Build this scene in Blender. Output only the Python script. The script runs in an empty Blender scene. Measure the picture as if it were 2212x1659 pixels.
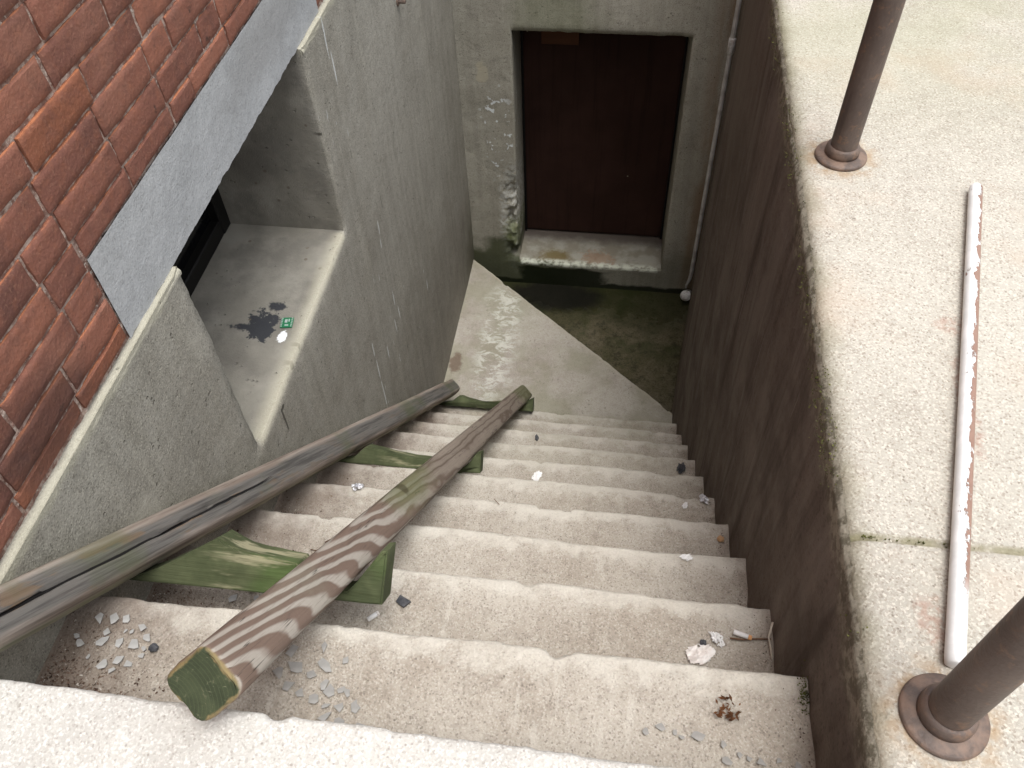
import bpy, bmesh, math, random
from mathutils import Vector, Matrix, noise as mn
random.seed(7)
S = bpy.context.scene
COL = S.collection
R = math.radians

# ------------------------------------------------------------------ camera
cd = bpy.data.cameras.new("camera"); cam = bpy.data.objects.new("camera", cd); COL.objects.link(cam)
cd.sensor_width = 36.0; cd.lens = 36.0 * 1826.78 / 2212.0; cd.clip_start = 0.02; cd.clip_end = 500
YAW, PIT, ROL = -0.1742, 0.8762, -0.0508
fw = Vector((math.sin(YAW)*math.cos(PIT), math.cos(YAW)*math.cos(PIT), -math.sin(PIT)))
rt = Vector((math.cos(YAW), -math.sin(YAW), 0)); uv = rt.cross(fw)
cr = rt*math.cos(ROL) + uv*math.sin(ROL); cu = uv*math.cos(ROL) - rt*math.sin(ROL)
mw = Matrix((cr, cu, -fw)).transposed().to_4x4(); mw.translation = Vector((0.7644, 0.0, 0.9442))
cam.matrix_world = mw
S.camera = cam

# ------------------------------------------------------------------ sky, sun, exposure
SUN_EL, SUN_AZ = R(76), R(125)          # azimuth clockwise from +Y
w = bpy.data.worlds.new("World"); S.world = w; w.use_nodes = True
nt = w.node_tree; bg = nt.nodes["Background"]
sk = nt.nodes.new("ShaderNodeTexSky"); sk.sky_type = 'NISHITA'; sk.sun_disc = False
sk.sun_elevation = SUN_EL; sk.sun_rotation = SUN_AZ; sk.dust_density = 3.0; sk.air_density = 1.0
hs = nt.nodes.new("ShaderNodeHueSaturation"); hs.inputs['Saturation'].default_value = 0.22
# overcast sky: brightest overhead, dimmer towards the horizon
tcw = nt.nodes.new("ShaderNodeTexCoord"); sxw = nt.nodes.new("ShaderNodeSeparateXYZ"); mrw = nt.nodes.new("ShaderNodeMapRange"); mxw = nt.nodes.new("ShaderNodeMix")
nt.links.new(tcw.outputs['Generated'], sxw.inputs[0]); nt.links.new(sxw.outputs[2], mrw.inputs[0])
mrw.inputs[3].default_value = .55; mrw.inputs[4].default_value = 1.9
mxw.data_type = 'RGBA'; mxw.blend_type = 'MULTIPLY'; mxw.inputs[0].default_value = 1
nt.links.new(sk.outputs[0], hs.inputs['Color']); nt.links.new(hs.outputs[0], mxw.inputs[6]); nt.links.new(mrw.outputs[0], mxw.inputs[7]); nt.links.new(mxw.outputs[2], bg.inputs[0])
bg.inputs[1].default_value = 0.15
sl_ = bpy.data.lights.new("sun", 'SUN'); sl_.energy = 0.8; sl_.angle = R(28); sl_.color = (1, 0.97, 0.92)
so = bpy.data.objects.new("sun", sl_); COL.objects.link(so)
sdir = Vector((math.sin(SUN_AZ)*math.cos(SUN_EL), math.cos(SUN_AZ)*math.cos(SUN_EL), math.sin(SUN_EL)))
so.rotation_euler = (-sdir).to_track_quat('-Z', 'Y').to_euler(); so.location = sdir*10
S.view_settings.view_transform = 'Standard'; S.view_settings.look = 'None'; S.view_settings.gamma = 1
S.view_settings.exposure = 0.62
S.cycles.max_bounces = 8; S.cycles.diffuse_bounces = 6

# ------------------------------------------------------------------ measured place (metres)
RISE, TREAD, Y0, Z0 = 0.19, 0.1934, 0.2859, -0.0283
W = 1.0706; YF = 3.379; ZFL = -2.287; ZLAND = Z0 - 11*RISE
ZLED = -0.0515; ZSILL = -0.593; YJ0, YJ1 = 1.02, 1.766
BX = -0.013                                  # brick face, set back from the foundation
def Wx(y): return W if y < 2.43 else W + (y-2.43)*0.102/0.95
NRM = Vector((0, 0.70095, 0.71321)); SLP = Vector((0, 0.71321, -0.70095)); PD = 0.18019

def fbm(x, y, z, o=3):
    v, a, f = 0, 1, 1
    for _ in range(o):
        v += a*mn.noise(Vector((x*f, y*f, z*f))); a *= .5; f *= 2.03
    return v

# ------------------------------------------------------------------ node helper
class M:
    def __init__(s, name, rough=.85, spec=.3):
        s.m = bpy.data.materials.new(name); s.m.use_nodes = True; s.t = s.m.node_tree
        s.b = s.t.nodes["Principled BSDF"]; s.b.inputs['Roughness'].default_value = rough
        s.b.inputs['Specular IOR Level'].default_value = spec
        s.P = s.t.nodes.new("ShaderNodeTexCoord").outputs['Object']; s._xyz = None
    def n(s, t): return s.t.nodes.new(t)
    def put(s, sock, v):
        if isinstance(v, (int, float)): sock.default_value = v
        elif isinstance(v, tuple): sock.default_value = v if len(v) == len(sock.default_value) else (*v, 1)
        else: s.t.links.new(v, sock)
    def math(s, op, a, b=0, c=None, clamp=False):
        k = s.n("ShaderNodeMath"); k.operation = op; k.use_clamp = clamp
        s.put(k.inputs[0], a); s.put(k.inputs[1], b)
        if c is not None: s.put(k.inputs[2], c)
        return k.outputs[0]
    def add(s, a, b): return s.math('ADD', a, b)
    def sub(s, a, b): return s.math('SUBTRACT', a, b)
    def mul(s, a, b): return s.math('MULTIPLY', a, b)
    def mx(s, a, b): return s.math('MAXIMUM', a, b)
    def xyz(s):
        if not s._xyz:
            k = s.n("ShaderNodeSeparateXYZ"); s.t.links.new(s.P, k.inputs[0]); s._xyz = k.outputs
        return s._xyz
    def scl(s, sc, off=(0, 0, 0)):
        k = s.n("ShaderNodeMapping"); k.inputs['Scale'].default_value = sc; k.inputs['Location'].default_value = off
        s.t.links.new(s.P, k.inputs[0]); return k.outputs[0]
    def noise(s, scale, detail=3, rough=.55, vec=None, dist=0):
        k = s.n("ShaderNodeTexNoise"); k.inputs['Scale'].default_value = scale; k.inputs['Detail'].default_value = detail
        k.inputs['Roughness'].default_value = rough; k.inputs['Distortion'].default_value = dist
        s.t.links.new(vec or s.P, k.inputs['Vector']); return k.outputs[0]
    def voro(s, scale, vec=None, feat='F1', out='Distance'):
        k = s.n("ShaderNodeTexVoronoi"); k.feature = feat; k.inputs['Scale'].default_value = scale
        s.t.links.new(vec or s.P, k.inputs['Vector']); return k.outputs[out]
    def ss(s, v, lo, hi, a=0., b=1.):
        k = s.n("ShaderNodeMapRange"); k.interpolation_type = 'SMOOTHSTEP'
        s.put(k.inputs[0], v)
        if lo <= hi: vals = (lo, hi, a, b)
        else: vals = (hi, lo, b, a)
        for i, q in enumerate(vals): k.inputs[i+1].default_value = q
        return k.outputs[0]
    def mix(s, f, a, b, mode='MIX'):
        k = s.n("ShaderNodeMix"); k.data_type = 'RGBA'; k.blend_type = mode
        s.put(k.inputs[0], f); s.put(k.inputs[6], a); s.put(k.inputs[7], b); return k.outputs[2]
    def blob(s, c, r, amp=.5, nsc=12, soft=.35, nz=None):
        k = s.n("ShaderNodeVectorMath"); k.operation = 'SUBTRACT'; s.t.links.new(s.P, k.inputs[0]); k.inputs[1].default_value = c
        d = s.n("ShaderNodeVectorMath"); d.operation = 'DIVIDE'; s.t.links.new(k.outputs[0], d.inputs[0]); d.inputs[1].default_value = r
        l = s.n("ShaderNodeVectorMath"); l.operation = 'LENGTH'; s.t.links.new(d.outputs[0], l.inputs[0])
        nn = nz or s.noise(nsc, 4, .65)
        v = s.add(l.outputs['Value'], s.mul(s.sub(nn, .5), amp*2))
        return s.ss(v, 1+soft, 1-soft)
    def attr(s, name, out='Fac'):
        k = s.n("ShaderNodeAttribute"); k.attribute_name = name; return k.outputs[out]
    def bump(s, h, dist=.003, st=1.):
        k = s.n("ShaderNodeBump"); k.inputs['Distance'].default_value = dist; k.inputs['Strength'].default_value = st
        s.t.links.new(h, k.inputs['Height'])
        s.t.links.new(k.outputs[0], s.b.inputs['Normal'])
    def out(s, col, rough=None):
        s.put(s.b.inputs['Base Color'], col)
        if rough is not None: s.put(s.b.inputs['Roughness'], rough)
        return s.m

def concrete(name, base, alt, specks=.35, grain=330, dark=(.09, .075, .06), light=(.62, .57, .48), streak=0, big=2.2, bumpd=.0022, speckd=.5, grime=.3, pits=.0):
    """sandy cast concrete: blotches, grime, fine sand, dark and light grains, small pits"""
    m = M(name, .9, .12)
    c = m.mix(m.ss(m.noise(big, 5, .62), .38, .62), base, alt)
    c = m.mix(m.ss(m.noise(big*7, 5, .7, None, .4), .42, .66, 0, .6), c, alt)
    c = m.mix(m.ss(m.noise(big*11, 5, .7, m.scl((1, 1, 1), (7.7, 2.2, 5.1)), .3), .50, .72, 0, grime), c, dark)
    if streak:
        st = m.noise(1, 5, .6, m.scl((26, 26, 1.3)))
        c = m.mix(m.ss(st, .42, .66, 0, streak), c, dark)
        c = m.mix(m.ss(m.noise(1, 4, .6, m.scl((15, 15, .8), (3, 8, 2))), .52, .68, 0, streak), c, light)
    g = m.noise(grain, 2, .6)
    c = m.mix(m.ss(g, .50, .70, 0, specks*.7), c, light)
    cv = m.voro(grain*1.4, None, 'F1', 'Color')
    k = m.n("ShaderNodeSeparateColor"); m.t.links.new(cv, k.inputs[0])
    c = m.mix(m.ss(k.outputs[0], .72, .92, 0, specks*.8), c, light)
    c = m.mix(m.ss(k.outputs[1], .84, .92, 0, speckd*.8), c, dark)
    g2 = m.noise(grain*.8, 3, .6, m.scl((1, 1, 1), (3.1, 1.7, 9.2)))
    c = m.mix(m.ss(g2, .55, .68, 0, speckd*.4), c, dark)
    v = m.voro(grain*.55)
    pick = m.ss(m.noise(grain*.22, 1), .52, .58)
    c = m.mix(m.mul(m.ss(v, .30, .16), m.mul(pick, speckd*1.1)), c, tuple(q*.75 for q in dark))
    m.hgt = m.add(m.mul(g, .5), m.add(m.mul(g2, -.5), m.mul(m.noise(38, 4), 1.2)))
    if pits:
        pv_ = m.mul(m.ss(m.voro(55), .20, .10), m.ss(m.noise(23, 2), .54, .60))
        c = m.mix(m.mul(pv_, pits), c, dark); m.hgt = m.sub(m.hgt, m.mul(pv_, 2.))
    m.bump(m.hgt, bumpd)
    return m, c

# ------------------------------------------------------------------ object helpers
def link(name, bm, mat=None, parent=None, smooth=False, mats=None):
    me = bpy.data.meshes.new(name); bm.to_mesh(me); bm.free()
    o = bpy.data.objects.new(name, me); COL.objects.link(o)
    for q in (mats or ([mat] if mat else [])): me.materials.append(q)
    if smooth:
        for p in me.polygons: p.use_smooth = True
    if parent:
        o.parent = parent; o.matrix_parent_inverse = Matrix.Translation(parent.location).inverted()
    return o
def tag(o, label=None, cat=None, group=None, kind=None):
    for k, v in (('label', label), ('category', cat), ('group', group), ('kind', kind)):
        if v: o[k] = v
    return o
def thing(name, label, cat, loc=(0, 0, 0), group=None):
    o = bpy.data.objects.new(name, None); COL.objects.link(o); o.location = loc; o.empty_display_size = .05
    return tag(o, label, cat, group)
def grid(bm, U, V, f, keep=None, flip=False):
    vs = [[bm.verts.new(f(u, v)) for v in V] for u in U]
    for i in range(len(U)-1):
        for j in range(len(V)-1):
            if keep and not keep((U[i]+U[i+1])/2, (V[j]+V[j+1])/2): continue
            q = (vs[i][j], vs[i+1][j], vs[i+1][j+1], vs[i][j+1])
            bm.faces.new(q[::-1] if flip else q)
    return vs
def lin(a, b, n): return [a+(b-a)*i/(n) for i in range(n+1)]
def box(bm, lo, hi, bev=0, seg=2):
    r = bmesh.ops.create_cube(bm, size=1)
    for v in r['verts']:
        v.co = Vector((lo[i]+(v.co[i]+.5)*(hi[i]-lo[i]) for i in range(3)))
    if bev:
        es = list({e for v in r['verts'] for e in v.link_edges})
        bmesh.ops.bevel(bm, geom=es, offset=bev, segments=seg, affect='EDGES', profile=.6)
def tube(bm, pts, rad, n=20, cap=True):
    rings = []
    for i, p in enumerate(pts):
        p = Vector(p); a = Vector(pts[max(i-1, 0)]); b = Vector(pts[min(i+1, len(pts)-1)])
        t = (b-a).normalized(); u = t.orthogonal().normalized() if i == 0 else (rings[-1][1] - t*rings[-1][1].dot(t)).normalized()
        v = t.cross(u); r = rad[i] if isinstance(rad, (list, tuple)) else rad
        rings.append(([bm.verts.new(p + (u*math.cos(2*math.pi*k/n) + v*math.sin(2*math.pi*k/n))*r) for k in range(n)], u))
    for a, b in zip(rings, rings[1:]):
        for k in range(n): bm.faces.new((a[0][k], a[0][(k+1) % n], b[0][(k+1) % n], b[0][k]))
    if cap:
        bm.faces.new(rings[0][0][::-1]); bm.faces.new(rings[-1][0])
def lathe(bm, prof, c, n=48, wob=0):
    rs = []
    for r, z in prof:
        rs.append([bm.verts.new((c[0]+r*math.cos(2*math.pi*k/n)*(1+wob*mn.noise(Vector((k*.4, z*90, r*50)))), c[1]+r*math.sin(2*math.pi*k/n)*(1+wob*mn.noise(Vector((k*.4, z*90, r*50)))), c[2]+z)) for k in range(n)])
    for a, b in zip(rs, rs[1:]):
        for k in range(n): bm.faces.new((a[k], a[(k+1) % n], b[(k+1) % n], b[k]))
    bm.faces.new(rs[0][::-1]); bm.faces.new(rs[-1])

# ------------------------------------------------------------------ materials of the setting
# pavement: pale sandy slab with exposed grains
m, c = concrete("pavement_concrete", (.390, .366, .315), (.46, .435, .378), specks=.5, grain=260, big=1.6, light=(.74, .70, .61), dark=(.19, .145, .11), speckd=.5, grime=.18)
X, Y, Z = m.xyz()
c = m.mix(m.mul(m.ss(m.noise(3.3, 4, .6), .52, .7), .35), c, (.46, .34, .25))
rust = m.mx(m.blob((1.265, .80, 0), (.012, .085, .2), .8, 40), m.mx(m.blob((1.27, .96, 0), (.022, .02, .2), .9, 60), m.blob((1.16, .475, 0), (.016, .03, .2), .9, 60)))
c = m.mix(m.mul(m.mul(rust, m.ss(m.noise(70, 3, .6), .38, .6)), .42), c, (.33, .16, .11))
grn = m.mul(m.ss(Y, 1.25, 2.0), m.ss(m.noise(2.6, 4), .36, .6))
c = m.mix(m.mul(grn, .4), c, (.30, .31, .19))
ed = m.ss(m.add(m.sub(X, W), m.mul(m.sub(m.noise(16, 4), .5), .06)), .045, .0)
c = m.mix(m.mul(ed, .6), c, (.21, .20, .125))
ed2 = m.ss(m.add(Z, m.mul(m.sub(m.noise(24, 4), .5), .02)), -.004, -.018)
c = m.mix(m.mul(ed2, .6), c, (.20, .175, .12))
jt = m.ss(m.math('ABSOLUTE', m.sub(Y, .578)),   .008, .003)
c = m.mix(m.mul(jt, m.ss(m.noise(30, 3), .3, .55, .1, .7)), c, (.21, .195, .11))
flg = m.mx(m.blob((1.154, 1.377, 0), (.062, .062, .2), .35, 40), m.blob((1.153, .363, 0), (.06, .06, .2), .35, 40))
c = m.mix(m.mul(m.mul(flg, m.ss(m.noise(45, 4), .35, .6)), .65), c, (.34, .22, .11))
MAT_PAVE = m.out(c)

# upper slab
m, c = concrete("slab_concrete", (.47, .455, .42), (.555, .54, .50), specks=.5, grain=270, light=(.82, .80, .76), dark=(.28, .24, .20), speckd=.42, grime=.10)
MAT_SLAB = m.out(c)

# treads
m, c = concrete("step_concrete", (.345, .302, .248), (.445, .405, .345), specks=.34, grain=290, big=3.0, light=(.66, .62, .55), dark=(.125, .10, .08), speckd=.45, grime=.25)
X, Y, Z = m.xyz()
# pale worn nosings, one band per step (distance of y from the nosing line)
fy = m.math('FRACT', m.math('DIVIDE', m.sub(Y, Y0-TREAD), TREAD))
nos = m.ss(m.add(fy, m.mul(m.sub(m.noise(22, 4, .65), .5), .7)), .74, .98)
c = m.mix(m.mul(nos, .6), c, (.62, .59, .52))
drip = m.mul(m.ss(m.noise(1, 3, .6, m.scl((46, 9, 3))), .60, .70), m.ss(m.noise(7, 2), .45, .6))
c = m.mix(m.mul(drip, .30), c, (.64, .61, .54))
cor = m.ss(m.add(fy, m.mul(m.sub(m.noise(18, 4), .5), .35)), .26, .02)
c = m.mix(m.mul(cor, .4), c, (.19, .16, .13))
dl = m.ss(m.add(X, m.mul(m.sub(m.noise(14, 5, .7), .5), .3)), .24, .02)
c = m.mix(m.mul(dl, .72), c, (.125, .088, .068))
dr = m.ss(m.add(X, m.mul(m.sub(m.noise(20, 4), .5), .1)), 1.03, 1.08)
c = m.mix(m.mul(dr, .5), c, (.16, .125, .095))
deep = m.ss(Y, .9, 2.1)
c = m.mix(m.mul(m.mul(deep, m.ss(m.noise(5, 4), .4, .62)), .30), c, (.25, .24, .16))
m.hgt = m.add(m.hgt, m.mul(m.noise(18, 5, .65), 3.))
m.bump(m.hgt, .0032)
MAT_STEP = m.out(c)

# landing (winder)
m, c = concrete("landing_concrete", (.34, .30, .26), (.42, .39, .335), specks=.3, grain=240, big=3.2, light=(.56, .54, .48), dark=(.17, .145, .12), speckd=.35, pits=.4)
X, Y, Z = m.xyz()
c = m.mix(m.mul(m.ss(m.noise(4, 4, .6), .42, .62), .5), c, (.24, .235, .155))
wp = m.mul(m.blob((.215, 2.80, ZLAND), (.085, .42, .3), .8, 9, .5), m.ss(m.noise(1, 5, .75, m.scl((15, 24, 5)), .6), .44, .58))
c = m.mix(m.mul(wp, .75), c, (.62, .62, .56))
c = m.mix(m.mul(m.blob((.03, 2.62, ZLAND), (.03, .06, .3), .9, 30), .7), c, (.12, .07, .05))
edg = m.ss(m.math('ABSOLUTE', m.sub(m.add(Y, m.mul(X, .8724)), 3.360)), .03, .0)
c = m.mix(m.mul(edg, .45), c, (.47, .43, .33))
MAT_LAND = m.out(c)

# lower floor
m, c = concrete("wet_floor", (.085, .075, .040), (.14, .12, .078), specks=.2, grain=160, big=4, light=(.2, .18, .12), dark=(.02, .02, .012))
X, Y, Z = m.xyz()
wet = m.ss(m.add(Y, m.mul(m.sub(m.noise(5, 4), .5), .5)), 3.0, 3.3)
c = m.mix(m.mul(m.ss(m.noise(4.5, 5, .65), .46, .64), m.ss(Y, 2.75, 3.05, .1, .8)), c, (.04, .046, .016))
c = m.mix(m.ss(m.noise(26, 5, .7), .52, .66, 0, .6), c, (.03, .028, .016))
c = m.mix(m.mul(wet, .8), c, (.022, .026, .009))
c = m.mix(m.mul(m.blob((.45, 3.3, ZFL), (.25, .12, .3), .6, 10), .8), c, (.008, .007, .008))
MAT_FLOOR = m.out(c, m.ss(wet, 0, 1, .75, .22))

# foundation wall (left) : fine sanded grey concrete
def wall_mat(name, base, alt):
    m, c = concrete(name, base, alt, specks=.55, grain=300, big=1.5, light=(.44, .42, .35), dark=(.105, .096, .076), streak=.2, speckd=.55, pits=.3, grime=.28, bumpd=.0018)
    return m, c
m, c = wall_mat("foundation_concrete", (.262, .246, .208), (.345, .330, .287))
X, Y, Z = m.xyz()
ltop = m.ss(m.add(Z, m.mul(m.sub(m.noise(20, 4), .5), .03)), ZLED-.022, ZLED-.004)
c = m.mix(m.mul(m.mul(ltop, m.ss(X, -.02, -.008)), .55), c, (.46, .44, .34))
for y_, z_, l_, k_ in ((2.03, -.80, .028, 1), (2.025, -.862, .02, 1), (2.045, -1.13, .036, .0), (2.07, -1.225, .03, 1), (1.765, -1.09, .035, 1), (1.772, -1.20, .05, 1), (1.885, -1.235, .03, 1), (1.772, -1.325, .07, 1), (2.01, -1.23, .03, 1), (1.92, -.10, .05, 1), (1.938, -.2, .045, 1), (2.46, -1.46, .03, 1)):
    c = m.mix(m.mul(m.blob((0, y_, z_), (.2, .0038, l_), .7, 60, .25), .8), c, (.62, .64, .63))
for y_, z_, a_, b_ in ((1.150, -.665, .004, .040), (1.159, -.63, .012, .006), (1.268, -.60, .010, .012), (1.33, -.597, .007, .009), (1.768, -.28, .003, .005), (2.1, -.75, .0015, .03), (1.93, -.45, .0015, .02)):
    c = m.mix(m.mul(m.blob((0, y_, z_), (.2, a_, b_), .7, 70, .25), .85), c, (.06, .055, .045))
spl = m.mul(m.ss(m.noise(1, 3, .6, m.scl((60, 60, 9))), .665, .70), m.mul(m.ss(m.noise(6, 2), .46, .56), m.mx(m.blob((0, 2.1, -1.35), (.3, .5, .5), .3, 5), m.mx(m.blob((0, 1.95, -.25), (.2, .18, .25), .3, 5), m.blob((0, 2.5, -1.9), (.3, .35, .4), .3, 5)))))
c = m.mix(m.mul(spl, .85), c, (.66, .68, .68))
alg = m.mul(m.ss(Y, 2.95, 3.38), m.ss(m.add(Z, m.mul(m.sub(m.noise(6, 4), .5), .6)), -1.6, -2.1))
c = m.mix(m.mul(alg, .75), c, (.06, .065, .03))
lowd = m.ss(m.add(Z, m.mul(m.sub(m.noise(4, 4), .5), .5)), -1.2, -2.0)
c = m.mix(m.mul(lowd, .35), c, (.12, .10, .085))
pat = m.blob((0, .66, -.30), (.2, .035, .05), .9, 30)
c = m.mix(m.mul(pat, .5), c, (.42, .40, .34))
ins = m.ss(X, -.004, -.03)   # smooth window recess, its colour darkened to deepen the shade inside
sm = m.mix(m.ss(m.noise(9, 4), .35, .7), (.225, .212, .180), (.30, .285, .245))
sm = m.mix(m.mul(m.ss(m.noise(6, 5, .65), .45, .65), .55), sm, (.14, .13, .115))
stn = m.mx(m.blob((-.118, 1.385, ZSILL), (.036, .056, .05), 1.3, 48, .15), m.mx(m.blob((-.165, 1.375, ZSILL), (.03, .01, .05), .9, 60, .3), m.blob((-.10, 1.455, ZSILL), (.024, .014, .05), .9, 60, .3)))
sm = m.mix(m.mul(stn, .95), sm, (.035, .038, .045))
sm = m.mix(m.blob((-.053, 1.352, ZSILL), (.013, .02, .05), .8, 70, .15), sm, (.80, .82, .84))
dots = m.mul(m.ss(m.voro(26), .16, .10), m.ss(m.noise(11, 1), .53, .57))
sm = m.mix(m.mul(dots, .6), sm, (.11, .085, .06))
c = m.mix(ins, c, sm)
lip = m.mul(m.ss(Z, ZSILL-.03, ZSILL-.004), m.mul(m.ss(X, -.05, -.004), m.mul(m.ss(Y, YJ0, YJ0+.03), m.ss(Y, YJ1, YJ1-.02))))
c = m.mix(m.mul(lip, .5), c, (.50, .47, .36))
MAT_FOUND = m.out(c)

# end wall
m, c = wall_mat("end_wall_concrete", (.345, .325, .268), (.435, .415, .35))
X, Y, Z = m.xyz()
c = m.mix(m.mul(m.mul(m.ss(X, 1.05, 1.15), m.ss(m.noise(1, 4, .6, m.scl((14, 14, 2.2))), .3, .6)), .6), c, (.24, .135, .065))
c = m.mix(m.mul(m.blob((.43, YF, -.75), (.16, .3, .16), .7, 8, .6), .35), c, (.16, .19, .08))
wpt = m.mul(m.ss(m.noise(26, 4, .65), .60, .62), m.blob((.165, YF, -1.36), (.09, .3, .23), .5, 8, .3))
c = m.mix(wpt, c, (.72, .75, .75))
c = m.mix(m.mul(m.blob((.105, YF, -1.04), (.026, .3, .055), .9, 40, .2), .8), c, (.46, .42, .32))
sp = m.mul(m.blob((.225, YF, -1.86), (.075, .3, .33), .5, 14, .2), m.ss(X, .11, .17))
c = m.mix(m.mul(sp, m.ss(m.noise(50, 4, .7), .42, .58)), c, (.50, .50, .46))
alg = m.ss(m.add(Z, m.mul(m.sub(m.noise(7, 4), .5), .35)), -1.93, -2.06)
alg = m.mul(alg, m.ss(X, .75, .35, .35, 1.))
c = m.mix(m.mul(alg, .85), c, (.055, .065, .025))
c = m.mix(m.mul(m.blob((.215, YF, -1.93), (.04, .3, .07), .9, 40, .6), .65), c, (.15, .18, .06))
wet = m.mul(m.ss(m.add(Z, m.mul(m.sub(m.noise(9, 4), .5), .05)), -2.155, -2.17), m.mul(m.ss(m.add(X, m.mul(m.sub(m.noise(11, 3), .5), .12)), .22, .27), m.ss(m.add(X, m.mul(m.sub(m.noise(11, 3), .5), .12)), .74, .68)))
wet = m.mx(wet, m.ss(m.add(Z, m.mul(m.sub(m.noise(9, 4), .5), .04)), -2.245, -2.262))
c = m.mix(m.mul(wet, .92), c, (.010, .014, .005))
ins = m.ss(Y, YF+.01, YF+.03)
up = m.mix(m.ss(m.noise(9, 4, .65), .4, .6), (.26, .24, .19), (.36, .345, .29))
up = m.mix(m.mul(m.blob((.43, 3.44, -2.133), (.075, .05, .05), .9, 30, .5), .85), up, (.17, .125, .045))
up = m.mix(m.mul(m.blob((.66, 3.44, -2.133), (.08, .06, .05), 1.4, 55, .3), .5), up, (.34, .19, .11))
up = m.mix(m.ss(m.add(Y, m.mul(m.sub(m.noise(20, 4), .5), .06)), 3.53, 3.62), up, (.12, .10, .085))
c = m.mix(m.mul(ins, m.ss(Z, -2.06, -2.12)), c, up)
slip = m.mul(m.ss(m.math('ABSOLUTE', m.add(Z, 2.137)), .020, .006), m.mul(m.ss(X, .245, .26), m.ss(X, .99, .97)))
c = m.mix(m.mul(m.mul(slip, m.ss(Y, YF+.05, YF+.02)), m.ss(m.noise(30, 4), .35, .6)), c, (.60, .62, .52))
MAT_END = m.out(c)

# retaining wall : brown weathered concrete with vertical streaks
m, c = concrete("retaining_wall_concrete", (.130, .106, .088), (.180, .150, .127), specks=.3, grain=200, big=3, light=(.16, .13, .11), dark=(.022, .016, .013), speckd=.3)
X, Y, Z = m.xyz()
st = m.noise(1, 6, .7, m.scl((9, 9, 1.6)), .8)
c = m.mix(m.ss(st, .44, .66, 0, .6), c, (.235, .205, .178))
c = m.mix(m.ss(m.noise(5, 6, .7), .46, .66, 0, .5), c, (.075, .058, .048))
c = m.mix(m.ss(m.noise(1, 4, .6, m.scl((17, 17, .9), (4, 2, 1)), .5), .5, .7, 0, .55), c, (.055, .042, .035))
ln = m.mul(m.ss(m.noise(1, 2, .5, m.scl((70, 70, 1.1), (1, 8, 3))), .69, .72), m.ss(m.noise(3, 2), .45, .6))
c = m.mix(m.mul(ln, .7), c, (.30, .26, .23))
tp = m.ss(m.add(Z, m.mul(m.sub(m.noise(13, 5, .75), .5), .16)), -.085, -.01)
c = m.mix(m.mul(tp, .8), c, m.mix(m.ss(m.noise(60, 4, .7), .42, .58), (.15, .14, .10), (.36, .34, .27)))
fr = m.mul(m.ss(Y, 1.5, 2.4), m.ss(Z, -.9, -.3))
c = m.mix(m.mul(fr, .6), c, (.175, .155, .125))
MAT_RET = m.out(c)

# lintel: grey painted concrete
m, c = concrete("lintel_concrete", (.36, .37, .375), (.41, .42, .425), specks=.3, grain=260, big=3, light=(.52, .53, .53), dark=(.20, .20, .195), speckd=.35, bumpd=.0013, grime=.25)
c = m.mix(m.mul(m.blob((BX, 1.62, .06), (.2, .22, .06), .8, 14, .6), .35), c, (.19, .18, .165))
MAT_LINTEL = m.out(c)

# brick (attributes tint / edge come from the mesh)
m = M("old_red_brick", .9, .2)
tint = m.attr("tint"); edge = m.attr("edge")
c = m.mix(tint, (.175, .076, .057), (.285, .120, .080))
c = m.mix(m.ss(m.noise(11, 4, .65), .44, .68, 0, .5), c, (.095, .05, .042))
c = m.mix(m.ss(m.noise(60, 4, .6), .45, .8, 0, .45), c, (.27, .105, .06))
c = m.mix(m.ss(m.noise(24, 4, .7), .62, .72, 0, .7), c, (.045, .032, .028))
c = m.mix(m.ss(m.noise(220, 2, .6), .56, .68, 0, .4), c, (.30, .16, .11))
c = m.mix(m.ss(m.noise(7, 5, .7), .5, .66, 0, .3), c, (.30, .15, .105))
c = m.mix(m.mul(m.ss(edge, .55, 1.), m.ss(m.noise(30, 4, .6), .38, .6)), c, (.42, .165, .085))  # orange top edges: worn arris, with the light catching there put into colour
c = m.mix(m.mul(m.attr("hot"), m.ss(m.noise(26, 5, .7), .3, .62, .15, .6)), c, (.34, .115, .04))
c = m.mix(m.mul(m.blob((BX, .62, .01), (.1, .12, .07), .5, 14, .5), .55), c, (.05, .032, .03))
h = m.add(m.mul(m.noise(160, 4, .65), 1.), m.mul(m.noise(46, 3), .8)); m.bump(h, .0018)
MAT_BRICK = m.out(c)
m = M("lime_mortar", .95, .15)
c = m.mix(m.ss(m.noise(40, 4, .7), .4, .62), (.20, .115, .09), (.42, .33, .28))
c = m.mix(m.ss(m.noise(120, 3, .7), .58, .66, 0, .7), c, (.60, .54, .48))
m.bump(m.noise(110, 4, .7), .006)
MAT_MORTAR = m.out(c)

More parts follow.
